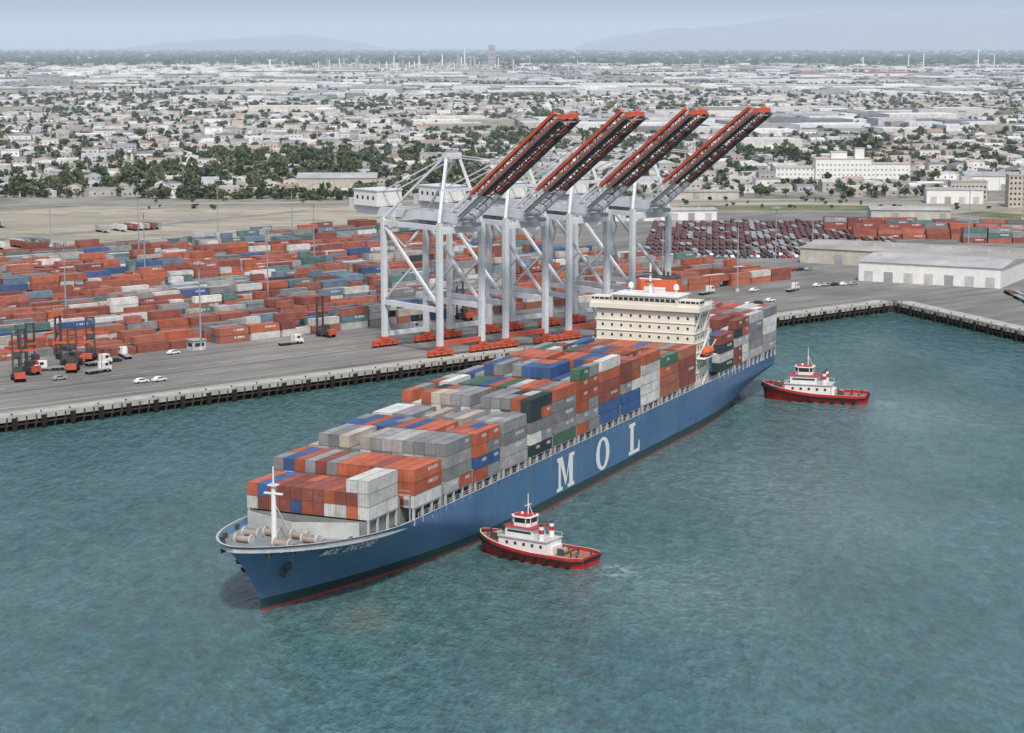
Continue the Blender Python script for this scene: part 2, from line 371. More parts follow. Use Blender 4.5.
for i,q in enumerate([[(0,0),(7.6,0),(7.6,.9),(0,.9)],[(1,.9),(3.3,.9),(3.3,7.1),(1,7.1)],[(0,7.1),(4.4,7.1),(4.4,8),(0,8)],[(6.2,.9),(7.6,.9),(7.6,2.9),(6.9,2.9)]]): lq(s,h0,q,i)
b.obj(ship)
def text_mesh(body):
    cu=bpy.data.curves.new('txt','FONT'); cu.body=body; cu.size=1; cu.resolution_u=2; cu.offset=.012
    ob=bpy.data.objects.new('txt',cu); scene.collection.objects.link(ob)
    dg=bpy.context.evaluated_depsgraph_get(); me=bpy.data.meshes.new_from_object(ob.evaluated_get(dg))
    bpy.data.objects.remove(ob); return me
me=text_mesh('MOL  ENCORE')
for vtx in me.vertices:
    x,y=vtx.co.x*2.0,vtx.co.y*2.1; s=6.5+x+y*.25; zz=10.0+y*.95-.03*x
    vtx.co=(s-.3,-(hb(s,zz/zd(s))+.35),zz)
me.materials.append(LW); link(bpy.data.objects.new('ship_name_lettering',me),ship)
bays=[]; 
T=[2,3,4,4,4,5,5,6,6,5,5,4,4]
P=['OORORWGB','OOOBWORG','GGLLGOWG','OBOOBGWO','LGWGLWPG','GGLGOWGD','GWLGORND','OGOGRGDO','OORGBMWD','ORBMOGRW','OBRRMOGW','ROMBORND','ORRBBGOM']
for i in range(13): bays.append((17.5+14.35*i,T[i],P[i],i))
for k,(s0,tt,pp) in enumerate(((223,4,'DBRGWO'),(237.2,5,'WRLWOD'),(251.2,5,'WLGWRG'),(265.2,5,'WLWWGO'))): bays.append((s0,tt,pp,20+k))
A=[]
hc=MB('hatch_covers_and_lashing',[DECK,GREY,DARK,LGREY])
for s0,tiers,pal,i in bays:
    ncol=11 if i==0 else 13
    base=15.0 if i==0 else (14.6 if i<3 else 14.2)
    if i>=20: base=13.6
    for ctop in range(ncol):
        y=(ctop-(ncol-1)/2)*2.5
        tcount=tiers
        if random.random()<.18: tcount-=1
        if i==0: tcount=3 if ctop<2 else 2
        if i==1: tcount=3
        if i==6 and ctop<2: tcount=5
        if i in(7,8) and ctop>9 : tcount=5
        tcount=max(1,tcount)
        two=random.random()<.3; last=None
        for k in range(tcount):
            colr=pc(pal) if (last is None or random.random()<.7) else last; last=colr
            if k==tcount-1 and i in (2,5,4) and random.random()<.5: colr=pc('LGGPW')
            if k==tcount-1 and i==3: colr=pc('OOBOB')
            if k==tcount-1 and i in (6,7): colr=pc('GLGOMBWNG')
            if k==tcount-1 and i in (8,9,10,11): colr=pc('OOBRGMOBWN')
            if i==2 and ctop<1: colr=pc('GGLG')
            if i in(0,1) and ctop==0: colr=pc('WWOW')
            H=2.57
            if two:
                for q in (0,1):
                    cc=pc(pal) if random.random()<.4 else colr
                    A.append((s0+3.04+q*6.12,y,base+k*2.6,6.02,2.42,H,0,*cc))
            else: A.append((s0+6.1,y,base+k*2.6,12.15,2.42,H,0,*(colr[:3]),random.random()))
    wd=ncol*1.25
    dk=zd(s0)-1.25
    hc.b2(s0+.2,s0+12,-13,13,dk-.2,base-.35,0)
    for y in (-wd+.35,wd-.35):
        for x in (.3,4,8.2,11.9): hc.b2(s0+x-.2,s0+x+.2,y-.25,y+.25,dk,base,3)
        hc.b2(s0,s0+12.2,y-.2,y+.2,base-.3,base-.02,3)
    x=s0+13.25
    if i not in (12,23):
        hc.b2(x-.35,x+.35,-16,16,base+2.3,base+2.5,1)
        for yy in np.linspace(-15.8,15.8,14): hc.b2(x-.2,x+.2,yy-.1,yy+.1,dk,base+2.3,1)
        hc.b2(x-.4,x-.34,-16,16,base+3.4,base+3.48,3)
containers('deck_containers',A,ship); hc.obj(ship)
b=MB('deck_railings',[LGREY])
s=34
while s<276:
    for sd in (-1,1): b.b2(s-.05,s+.05,sd*(hb(s,1)-.15)-.05,sd*(hb(s,1)-.15)+.05,zd(s),zd(s)+1,0)
    s+=2.4
for sd in (-1,1):
    for zz in (.5,1.0): b.beam((34,sd*(hb(60,1)-.15),12.3+zz),(276,sd*(hb(230,1)-.15),12.3+zz),.06,.06,0)
b.obj(ship)
# superstructure
b=MB('bridge_superstructure',[CREAM,GLASS,WHITE,ORANGE,DARK,GREY,LGREY])
b.b2(205,218,-14.5,14.5,11,33.0,0)
b.b2(218.02,222.3,-9,9,11,30,0)
for zz in (15.6,18.4,21.2,24.0,26.8,29.6,32.4):
    b.b2(204.75,218.4,-14.75,14.75,zz-.08,zz+.08,0)
    for y in np.arange(-12.6,12.7,2.8):
        b.b2(204.93,204.999,y-.3,y+.3,zz-1.7,zz-1.0,1)
    for x in np.arange(206.5,217.5,2.2):
        b.b2(x-.35,x+.35,-14.57,-14.501,zz-1.7,zz-.9,1)
b.b2(204,215,-16.3,16.3,32.95,34.3,0)
b.b2(204.2,214,-9.5,9.5,34.3,36.8,0); b.b2(204.12,214.08,-9.3,9.3,35.4,36.2,1)
for y in np.arange(-9.3,9.4,1.55): b.b2(204.06,204.119,y-.13,y+.13,35.38,36.22,0)
b.b2(203.8,214.5,-10,10,36.8,37.05,2)
for sd in (-1,1):
    b.b2(204.6,208.6,sd*9.6,sd*16.1,34.3,36.2,0); b.b2(204.55,208.65,sd*10,sd*16.15,35.3,35.9,1)
    for y in (10.5,12,13.5,15,16): b.b2(204.5,204.549,sd*y-.12,sd*y+.12,35.28,35.92,0)
    for x in (204.3,209,214.7): b.beam((x,sd*16.2,34.3),(x,sd*16.2,35.4),.08,m=2)
    b.beam((209,sd*16.2,35.4),(214.8,sd*16.2,35.4),.08,m=2)
    b.beam((206,sd*14.4,27.5),(206,sd*16.1,32.8),.4,m=0); b.beam((213,sd*14.4,27.5),(213,sd*16.1,32.8),.4,m=0)
    for z0 in (12,17,22,27): b.beam((211,sd*15.1,z0),(216,sd*15.1,z0+4.6),.7,.15,m=6)
    b.b2(207,218,sd*14.6,sd*17,19.6,19.8,2)
    for k,(x0,x1,r) in enumerate(((208.5,210.5,1.1),(210.5,214.5,1.3),(214.5,216.5,1.1))): b.cyl((x0,sd*16,21.3),(x1,sd*16,21.3),(.5,1.3,1.3)[k],(1.3,1.3,.5)[k],3,10)
    b.beam((208,sd*14.7,19.8),(208,sd*16.8,24),.3,m=2); b.beam((217,sd*14.7,19.8),(217,sd*16.8,24),.3,m=2)
b.cyl((209,0,37.0),(209,0,45.5),.45,.25,2,8); b.b2(208.7,209.3,-3.2,3.2,41,41.3,2); b.b2(208.2,208.5,-2,2,42.8,43.1,4); b.b2(208.2,208.5,-1.4,1.4,40.2,40.5,4)
b.beam((212,0,37.0),(209,0,42),.25,m=2)
for y in (-7,6.5): b.cyl((211,y,37.0),(211,y,38.2),.3,.3,2,8); b.cyl((211,y,38.2),(211,y,39.2),.8,.8,2,10); b.cyl((211,y,39.2),(211,y,39.8),.8,.2,2,10)
for y in np.arange(-9.6,9.7,2.4): b.beam((204,y,37.0),(204,y,38.1),.07,m=2)
b.beam((204,-9.6,38.1),(204,9.6,38.1),.08,m=2); b.beam((204,-9.6,37.6),(204,9.6,37.6),.06,m=2)
b.prism([(216,-3.5),(217,-5),(221.5,-5),(222.2,-4.2),(222.2,6.2),(221.5,7),(217,7),(216,5.5)],30,40.2,3)
b.prism([(216.3,-3.3),(217.2,-4.7),(221.3,-4.7),(221.9,-4),(221.9,6),(221.3,6.7),(217.2,6.7),(216.3,5.3)],40.2,40.8,4)
b.b2(215.8,215.98,-2,4.5,34,38.0,2)
for x,y in ((218,-2),(218.5,2),(220,4),(220,0)): b.cyl((x,y,40.8),(x,y,42.3),.4,.4,4,8)
b.obj(ship)
b=MB('forecastle_gear',[WHITE,GREY,DARK,LGREY,STEELD])
b.cyl((5,0,12),(5,0,23.5),.6,.42,0,10); b.cyl((5,0,23.5),(5,0,27),.2,.12,0,8); b.b2(4.7,5.3,-2,2,21.6,21.9,0); b.b2(4.2,5.8,-.9,.9,23.3,23.5,0)
b.beam((5,0,20),(11,0,12.5),.22,m=0)
for sd in (-1,1):
    for x,y in ((1,4.2),(7.5,6.5),(9.5,3)):
        y*=sd; zb=12.6 if x<5 else 12.1
        b.b2(x-1.3,x+1.3,y-1.8,y+1.8,zb-.8,zb-.1,1)
        b.cyl((x,y-1.5,zb+.7),(x,y+1.5,zb+.7),.65,None,4,12); b.cyl((x,y-1.75,zb+.7),(x,y-1.5,zb+.7),1.15,None,3,14); b.cyl((x,y+1.5,zb+.7),(x,y+1.75,zb+.7),1.15,None,3,14)
        b.b2(x-.5,x+.5,y+sd*1.9,y+sd*2.8,zb-.1,zb+1.1,1)
    for x in (-5,-1,3,12):
        y=sd*(hb(x,1)-1.4)
        for q in (-.4,.4): b.cyl((x+q,y,12),(x+q,y,zd(x)-.1),.25,.3,2,8)
    for x in range(-6,15,2): b.beam((x,sd*(hb(x,1)-.36),zd(x)-1.2),(x,sd*(hb(x,1)-1.0),zd(x)-1.2),.1,.1,m=3)
    b.beam((11.5,0,13.0),(15.8,sd*12.5,13.2),.2,3.4,m=3)
    for q in (.2,.5,.8): b.beam((11.5+4.3*q+.2,sd*12.5*q,14.4),(14.5+4*q*.5,sd*12.5*q,11.8),.15,.3,m=3)
    x=1.0; y=sd*(hb(x,.62)+.15)
    b.beam((x,y,7.2),(x,y+sd*.3,9.2),.4,m=2); b.beam((x-1.0,y,7.9),(x,y,7.0),.45,m=2); b.beam((x+1.0,y,7.9),(x,y,7.0),.45,m=2); b.cyl((x,sd*(hb(x,.72)-.3),9.1),(x,sd*(hb(x,.72)+.25),9.1),.8,.8,2,12)
b.obj(ship)
# ------------------------------------------------------------------ TUGS
def tug_mesh():
    b=MB('tugboat',[TRED,BLACK,WHITE,GLASS,TDECK,DARK,STEELD,LGREY])
    def thb(x):
        if x>3: return 5.5*max(0.0,1-((x-3)/12.0)**2.3)**.62
        if x<-10: return 5.5*(1-.3*((-10-x)/5)**2)
        return 5.5
    def tz(x): return 1.7+ (0 if x<-3 else 2.3*((x+3)/18)**1.5)
    xs=[-15+30*i/40 for i in range(41)]; xs=[x if x<10 else 10+5*math.sin((x-10)/5*math.pi/2) for x in xs]
    rows=[]
    for x in xs:
        h=thb(x); z=tz(x); k=.72 if x>0 else .85
        xr=x-(.9*((x-10)/5) if x>10 else 0)
        rows.append([(xr,-h*k,-.8),(x,-h,z),(x,-h,z+.85),(x-.05,-max(0,h-.22),z+.85),(x-.05,-max(0,h-.22),z),(x-.05,max(0,h-.22),z),(x-.05,max(0,h-.22),z+.85),(x,h,z+.85),(x,h,z),(xr,h*k,-.8)])
    m=10; o=len(b.v)
    for r in rows: b.v+=r
    mm=[0,0,2,0,4,0,2,0,0]
    for j in range(len(rows)-1):
        for k in range(9):
            b.f.append((o+j*m+k,o+(j+1)*m+k,o+(j+1)*m+k+1,o+j*m+k+1)); b.mi.append(mm[k])
    b.f.append(tuple(o+k for k in (0,1,2,7,8,9))); b.mi.append(0)
    for sd in (-1,1):
        for j in range(len(xs)-1):
            x0,x1=xs[j],xs[j+1]; p=(x0,sd*(thb(x0)+.12),tz(x0)-.05); q=(x1,sd*(thb(x1)+.12),tz(x1)-.05); big=x0>9
            b.beam(p,q,.55 if big else .3,.9 if big else .4,m=1)
        for x in range(-12,9,3): b.cyl((x,sd*(thb(x)+.35),.9),(x+.01,sd*(thb(x)+.02),.9),.6,.6,1,10)
    b.beam((-15.1,-3.7,1.8),(-15.1,3.7,1.8),.4,.5,m=1)
    b.b2(-5,8,-3.3,3.3,1.6,4.7,2)
    for x in (-3.5,-1.2,1.1,3.4,5.7):
        for sd in (-1,1): b.b2(x-.35,x+.35,sd*3.3,sd*3.35,3.2,3.9,3)
    b.b2(-5.2,8.2,-3.6,3.6,4.7,4.85,7)
    b.b2(-1,6.6,-2.6,2.6,4.85,7.2,2); b.b2(-.4,6.0,-2.66,2.66,5.9,6.4,3); b.b2(6.5,6.66,-2.1,2.1,5.9,6.4,3)
    b.b2(-1.6,7.0,-3,3,7.2,7.35,0)
    w8=[(.4,-1.5),(1.2,-2.3),(4.4,-2.3),(5.4,-1.3),(5.4,1.3),(4.4,2.3),(1.2,2.3),(.4,1.5)]
    b.prism(w8,7.35,8.2,2); b.prism([(2.9+(x-2.9)*1.01,y*1.01) for x,y in w8],8.2,9.4,3)
    for x,y in w8: b.beam((x,y,8.1),(x,y,9.5),.2,m=2)
    b.prism([(2.9+(x-2.9)*1.12,y*1.12) for x,y in w8],9.4,9.65,2); b.prism([(2.9+(x-2.9)*.9,y*.9) for x,y in w8],9.65,9.85,0)
    b.cyl((2,0,9.8),(2,0,14.8),.16,.08,2,8); b.b2(1.9,2.1,-1.3,1.3,12,12.12,2); b.b2(2.3,2.5,-1,1,11,11.15,5); b.beam((.6,0,9.8),(2,0,12.5),.1,m=2)
    b.cyl((1,1.2,9.8),(1,1.2,12),.04,None,5,5); b.cyl((1,-1.2,9.8),(1,-1.2,12.6),.04,None,5,5)
    b.cyl((3.6,0,9.85),(3.6,0,10.3),.35,.2,2,8)
    for sd in (-1,1):
        b.cyl((-3,sd*2.2,4.8),(-3,sd*2.2,8.0),.65,.55,2,10); b.cyl((-3,sd*2.2,8.0),(-3,sd*2.2,8.6),.5,.5,5,10); b.cyl((-3,sd*2.2,6.4),(-3,sd*2.2,7.3),.68,.66,0,10)
        for x in (-5,-2.5,0,2.5,5,8): b.beam((x,sd*3.5,4.85),(x,sd*3.5,5.85),.06,m=2)
        b.beam((-5,sd*3.5,5.85),(8,sd*3.5,5.85),.06,m=2)
        b.cyl((-13,sd*3.2,1.7),(-13,sd*3.2,2.9),.25,None,5,8)
    b.cyl((10.5,-1.3,4),(10.5,1.3,4),.85,None,6,12); b.b2(9.6,11.4,-1.7,-1.35,3,4.8,5); b.b2(9.6,11.4,1.35,1.7,3,4.8,5)
    b.beam((12.6,-.8,3),(12.6,-.8,4.9),.25,m=5); b.beam((12.6,.8,3),(12.6,.8,4.9),.25,m=5); b.beam((12.6,-.95,4.9),(12.6,.95,4.9),.25,m=5)
    b.cyl((-7.5,-1,2.5),(-7.5,1,2.5),.8,None,6,12); b.b2(-8.3,-6.7,-1.4,-1.05,1.6,3.2,5); b.b2(-8.3,-6.7,1.05,1.4,1.6,3.2,5)
    b.beam((-10.5,-1.6,1.6),(-10.5,-1.6,3.2),.3,m=5); b.beam((-10.5,1.6,1.6),(-10.5,1.6,3.2),.3,m=5); b.beam((-10.5,-1.7,3.2),(-10.5,1.7,3.2),.3,m=5)
    b.b2(-6,-5.1,-2,2,1.6,3.6,2)
    return b.mesh()
tm=tug_mesh()
for loc,a,sc in (((4.9,408.8,0),R(146.9),.91),((91.2,597.2,0),R(162.4),1.06)):
    o=bpy.data.objects.new('tugboat',tm); link(o); o.location=loc; o.rotation_euler=(0,0,a); o.scale=(sc,sc,sc)
# ------------------------------------------------------------------ CRANES
def crane_mesh():
    b=MB('container_crane',[CRANEW,CRED,DARK,GREY,GLASS,WHITE])
    for x in (0,18):
        for y in (0,30):
            b.b2(x-5,x+5,y-.6,y+.6,1.6,2.5,1)
            for k in (-4.1,-1.4,1.4,4.1):
                b.b2(x+k-1.1,x+k+1.1,y-.75,y+.75,.7,1.5,1)
                for q in (-.6,.6): b.cyl((x+k+q,y-.25,.42),(x+k+q,y+.25,.42),.4,None,2,10)
            b.b2(x-1.6,x+1.6,y-.8,y+.8,2.5,3.6,1)
            b.box((x,y,23.8),(1.7,1.5,40.4),0)
    for y in (0,30):
        b.b2(.9,17.1,y-.55,y+.55,3.7,5.2,1 if y==0 else 0); b.b2(.9,17.1,y-.5,y+.5,40.5,42.6,0)
        if y==30:
            b.beam((1,y,40.5),(9,y,33.5),.6,m=0); b.beam((17,y,40.5),(9,y,33.5),.6,m=0)
    for x in (0,18):
        b.b2(x-.6,x+.6,.8,29.2,14.6,16.3,0); b.b2(x-.55,x+.55,.8,29.2,41.6,43.2,0)
        b.beam((x,29,41),(x,1,17),.85,m=0)
        b.beam((x,29,17),(x,14.5,28.6),.6,m=0)
        xx=6.5 if x==0 else 11.5
        b.beam((x,0,44),(xx,4,65.5),1.0,m=0); b.beam((x,30,44),(xx,5.5,65),.7,m=0); b.beam((xx,5,65),(6 if x==0 else 12,49,48.2),.42,m=0)
        b.beam((x*.5+4.5,1.9,54.5),(x*.5+4.5,18,54.5),.3,m=0)
        for z in range(5,40,5): b.beam((x+.95,30-2*(z%2),z),(x+.95,30-(2*((z+5)%2)),z+5),.35,.12,m=3)
        b.beam((x-.9,.9,4),(x-.9,.9,42),.12,m=3)
        b.beam((x,.8,16.8),(x,29.2,16.8),.06,m=3)
    b.b2(5.8,12.2,3.2,5.6,64.6,66.6,0); b.b2(7,11,3.6,5.2,66.6,67.4,3); b.b2(2.6,15.4,1.4,2.6,53.9,55.0,0)
    for x in (5.6,12.4):
        b.b2(x-.65,x+.65,-3.2,52,44.0,46.9,0)
        for k in range(0,52,3): b.beam((x+(-.9 if x<9 else .9),k-3,46.9),(x+(-.9 if x<9 else .9),k-3,48),.06,m=3)
        b.beam((x+(-.9 if x<9 else .9),-3,48),(x+(-.9 if x<9 else .9),50,48),.08,m=3)
    for k in range(-3,52,5): b.b2(6.3,11.7,k,k+.8,44.6,46,3)
    b.b2(3.8,14.2,30,31.2,43.2,44.6,0)
    b.b2(3.6,14.4,38.5,51.5,47.0,52.2,5); b.b2(3.3,14.7,38.2,51.8,52.2,52.6,0)
    for k in (40.5,43.5,46.5,49.5): b.b2(3.53,3.6,k-.5,k+.5,49.2,50.4,4)
    b.b2(5,13,52,56.5,45.2,49,0)
    b.b2(6.2,11.8,14,19,41.6,43.9,3); b.b2(10.4,12.6,12,14.4,39.3,42,5); b.b2(10.3,12.7,11.95,14,39.9,41.2,4)
    Lb=59.5; ang=R(33.9); H=Vector((0,-3.4,45.6)); d=Vector((0,-math.cos(ang),math.sin(ang))); nrm=Vector((0,math.sin(ang),math.cos(ang)))
    def P(x,l,h): return Vector((x,0,0))+H+d*l+nrm*h
    for x in (5.4,12.6):
        b.beam(P(x,0,0),P(x,15,0),1.0,1.3,m=0); b.beam(P(x,15,0),P(x,Lb,0),1.0,1.0,m=2)
        b.beam(P(x,1,3.4),P(x,10,3.4),.5,.5,m=0); b.beam(P(x,10,3.4),P(x,Lb-1,3.4),1.2,1.0,m=1)
        b.beam(P(x,13.2,.95),P(x,Lb,.95),1.2,.7,m=1)
        n=15
        for i in range(n):
            l0=1+(Lb-3)*i/n; l1=1+(Lb-3)*(i+1)/n; lm=(l0+l1)/2; mm=0 if l1<16 else 2
            b.beam(P(x,l0,.5),P(x,lm,3.2),.24,m=mm); b.beam(P(x,lm,3.2),P(x,l1,.5),.24,m=mm)
        ox=x+(-1 if x<9 else 1)
        b.beam(P(ox,1,0),P(ox,Lb,0),.8,.12,m=3); b.beam(P(ox,1,1.3),P(ox,Lb,1.3),.08,m=3)
        for i in range(0,59,3): b.beam(P(ox,i,0),P(ox,i,1.3),.06,m=3)
    for i in range(17):
        l0=.5+(Lb-1.5)*i/16; b.beam(P(5.6,l0,3.3 if i%2 else 0),P(12.4,l0,3.3 if i%2 else 0),.35,m=3 if l0>14 else 0)
        if i<16:
            l1=.5+(Lb-1.5)*(i+1)/16; b.beam(P(5.8,l0,3.3),P(12.2,l1,3.3),.22,m=3); b.beam(P(12.2,l0,0),P(5.8,l1,0),.28,m=2 if l0>12 else 3)
    b.beam(P(5,Lb,1.4),P(13,Lb,1.4),.7,1.4,m=1)
    b.beam(P(6,Lb-10,.1),P(12,Lb-10,.1),1.8,.3,m=2); b.beam(P(9,6,-.2),P(9,Lb-3,-.2),.5,.12,m=2)
    for x in (6.2,11.8):
        b.beam((x,4,65.5),P(x,24,6.8),.3,m=0); b.beam(P(x,24,6.8),P(x,31,3.4),.3,m=0); b.beam(P(x,24,6.8),P(x,52,3.6),.18,m=3)
    b.b2(6.5,11.5,-7.5,-3.5,43.0,44.2,3)
    return b.mesh()
cm=crane_mesh()
for a in (161,189.5,218.5,249):
    x,y=Y2W(a,6.7); o=bpy.data.objects.new('container_crane',cm); link(o); o.location=(x,y,4.1); o.rotation_euler=(0,0,QA)
# ------------------------------------------------------------------ YARD CONTAINERS
YPAL='OOMMRRMROGLWSBTTPGWM'
bb=80
while bb<384:
    A=[]; rows=random.choice([2,3,4])
    a=-150+random.uniform(0,6); seg=0; hgt=2; lowseg=False
    while a<408:
        if seg<=0:
            seg=random.randint(3,10); hgt=random.choice([1,1,1.6,2,2]); lowseg=random.random()<.10
            pal=random.choice([YPAL,YPAL,YPAL,'OMMRRG','OOMRMW','STTGWL','GLWGPTM','MRRMOS','RMROMD','TSBGMR'])
            if random.random()<.45: a+=random.uniform(4,14)
        xw,yw=Y2W(a,bb)
        if abs(xw)<.28*yw+40 and not (a<60 and bb<92):
            for r in range(rows):
                if random.random()<.08 or (lowseg and random.random()<.6): continue
                hh=int(max(1,min(3,round(hgt+random.choice([-1,0,0,0,.6])))))
                for k in range(hh):
                    c=pc(pal); f=.97; c=(c[0]*f+.015,c[1]*f+.015,c[2]*f+.012,random.random()*.65)
                    ja=random.uniform(-.25,.25)
                    if random.random()<.15:
                        A.append((a+3,r*2.8+ja*.3,4.05+k*2.6,6,2.42,2.55,0,*c))
                    else: A.append((a+6.1+ja,r*2.8,4.05+k*2.6,12.1,2.42,2.55,random.uniform(-.006,.006),*c))
        a+=12.9; seg-=1
    if A:
        e=containers('container_stack',A); e.location=(*Y2W(0,bb),0); e.rotation_euler=(0,0,QA)
    bb+=rows*2.8+random.choice([3.5,4.5,6,8])
for j,(x0,y0,n,r) in enumerate(((187,1062,9,5),(196,1085,10,5),(240,1040,7,4),(178,1105,6,3))):
    A=[]
    for i in range(n):
        for q in range(r):
            for k in range(random.choice([1,2,3])):
                A.append((i*12.8,q*2.7,4.05+k*2.6,12.1,2.42,2.55,0,*pc('OORRRMRMGT')))
    e=containers('container_stack',A); e.location=(x0,y0,0); e.rotation_euler=(0,0,-.05)
A=[]; tb=MB('wheels_and_legs',[BLACK])
for bq,a0,n in ((428,150,26),(433,210,8),(474,300,12),(540,250,8)):
    for k in range(n):
        if random.random()<.35: continue
        a=a0+k*3.6; A.append((a,bq,4.05+1.1,12.1,2.42,2.6,math.pi/2,*pc('WWGLOTR')))
        tb.b2(a-1.1,a+1.1,bq+3,bq+5.4,4.08,5.14,0); tb.b2(a-.9,a+.9,bq-3.6,bq-3.3,4.08,5.14,0)
e=containers('parked_trailers',A); e.location=(*Y2W(0,0),0); e.rotation_euler=(0,0,QA); tb.obj(e)
CHM=mat('chassis_paint',(.13,.05,.045),.7,.4); b=MB('trailer_chassis_rows',[CHM,BLACK,GREY])
def chassis(x,y,m=0):
    b.b2(x-1.2,x+1.2,y-6,y+6,5.1,5.4,m); b.b2(x-1.15,x+1.15,y+3,y+5.5,4.1,5.0,1); b.b2(x-.9,x-.7,y-4,y-3.7,4.1,5.1,2)
y=985
while y<1160:
    x=66+(y-985)*.1
    while x<200:
        if random.random()<.9: 
            chassis(x,y,0 if random.random()<.75 else 2)
            if random.random()<.1: b.b2(x-1.2,x+1.2,y-6,y+6,5.42,6.4,random.choice([0,0,2]))
        x+=3.4
    y+=random.choice([13.5,13.5,20])
for k in range(3):
    for i in range(20): chassis(205+i*3.3,792+k*15-i*1.2,random.choice([0,2]))
b.obj()
# ------------------------------------------------------------------ warehouses near
def shed(name,x,y,ang,Lx,Dy,H,wm,rm,doors=6,ridge=1.6):
    b=MB('building_shell',[wm,rm,GREY,GLASS,LGREY])
    b.b2(0,Lx,0,Dy,0,H,0)
    b.add([(-.6,-.6,H+.02),(Lx+.6,-.6,H+.02),(Lx+.6,Dy+.6,H+.02),(-.6,Dy+.6,H+.02),(-.6,Dy/2,H+ridge),(Lx+.6,Dy/2,H+ridge)],[(0,1,5,4),(3,4,5,2),(0,4,3),(1,2,5),(0,3,2,1)],1)
    for i in range(doors):
        xx=Lx*(i+.5)/doors; b.b2(xx-2,xx+2,-.06,-.003,0,4.5,2 if i%3==1 else 4)
    for i in range(max(2,doors//2)):
        yy=Dy*(i+.5)/max(2,doors//2); b.b2(-.06,-.003,yy-2,yy+2,0,4.5,4)
    for i in range(int(Lx//9)): b.box((i*9+5,Dy*.3,H+ridge*.6+.3),(1.5,1.5,1),4)
    e=empty(name,(x,y,4.05),ang); b.obj(e); return e
RG=mat('roof_light_grey',(.38,.38,.38),.7,.3,.05); RT=mat('roof_tan_grey',(.33,.32,.29),.8,.35,.05); BEI=mat('beige_wall',(.45,.42,.36),.8,.2)
wa=math.atan2(-.466,.885)
shed('white_warehouse',151,871,wa,62,44,8.5,WHITE,RG,7,2)
shed('long_transit_shed',136,945,wa,150,46,7,BEI,RT,12,2)
shed('grey_warehouse',-152,1425,.05,56,35,8,BEI,RG,5,3)
shed('low_office_building',60,1168,.1,60,20,6,WHITE,RG,6,1)
shed('storage_shed',395,1250,-.2,60,35,9,WHITE,RG,4,2)
shed('storage_shed',320,1420,-.1,70,40,10,WHITE,RG,4,2)
shed('low_office_building',105,1335,.05,46,16,5,BEI,RT,4,1)
shed('low_office_building',268,1300,-.1,36,18,9,WHITE,RG,4,1)
shed('storage_shed',210,1175,-.08,46,22,6,BEI,RG,5,1.5)
def block(name,x,y,ang,L,D,H):
    b=MB('block_shell',[BEI,GLASS,RG]); b.b2(0,L,0,D,0,H,0); b.b2(-.3,L+.3,-.3,D+.3,H,H+.6,2); b.b2(L*.3,L*.6,D*.3,D*.7,H+.6,H+3,0)
    zz=1.4
    while zz<H-1.5:
        xx=1.5
        while xx<L-1: b.b2(xx-.6,xx+.6,-.06,-.003,zz,zz+1.4,1); xx+=2.6
        yy=1.5
        while yy<D-1: b.b2(-.06,-.003,yy-.6,yy+.6,zz,zz+1.4,1); yy+=2.6
        zz+=3.3
    e=empty(name,(x,y,4.04),ang); b.obj(e)
block('apartment_block',313,1268,-.1,26,16,20)
block('office_block',290,1330,-.05,24,14,12)
b=MB('booth_shell',[LGREY,GLASS,RG]); b.b2(-2.5,2.5,-2,2,0,3.2,0); b.b2(-2.8,2.8,-2.3,2.3,3.2,3.5,2); b.b2(-1.8,1.8,-2.05,-2.003,1.2,2.4,1); b.b2(-2.55,-2.503,-1.4,1.4,1.2,2.4,1)
e=empty('guard_booth',(-106.7,672,4.04),QA); b.obj(e)
b=MB('factory_block',[WHITE,GLASS,BEI,GREY]); 
for (x0,x1,y0,y1,H) in ((0,42,0,26,15),(42.2,72,3,24,11),(12,24,5,18,20),(-30,-.2,4,30,8),(30,37,4,12,23)):
    b.b2(x0,x1,y0,y1,0,H,0); b.b2(x0-.3,x1+.3,y0-.3,y1+.3,H,H+.5,2)
    zz=2.5
    while zz<H-1.5 and x0!=12 and x0!=30:
        xx=x0+2
        while xx<x1-1: b.b2(xx-.7,xx+.7,y0-.05,y0-.003,zz,zz+1.3,3); xx+=3.2
        zz+=3.8
e=empty('factory_building',(232,1540,4),-.06); b.obj(e)
# ------------------------------------------------------------------ poles
def light_mast():
    b=MB('high_mast_light',[GREY,LGREY]); b.cyl((0,0,0),(0,0,30),.34,.18,0,8); b.cyl((0,0,29.3),(0,0,29.8),1.2,1.2,0,10)
    for i in range(8):
        a=i*math.pi/4; b.box((1.5*math.cos(a),1.5*math.sin(a),29.3),(.6,.6,.4),1,a)
    b.cyl((0,0,0),(0,0,1.2),.9,.7,1,8); return b.mesh()
lm=light_mast()
for a,bq in ((20,72),(110,72),(330,72),(20,165),(110,165),(200,165),(290,165),(380,165),(110,260),(200,260),(290,260),(380,260),(250,350),(340,350),(430,100),(430,260),(240,420),(340,420),(140,350)):
    o=bpy.data.objects.new('high_mast_light',lm); link(o); o.location=(*Y2W(a,bq),4.03)
for x,y in ((94,833),(150,1000),(230,1010),(250,930),(300,1180)):
    o=bpy.data.objects.new('high_mast_light',lm); link(o); o.location=(x,y,4.03)
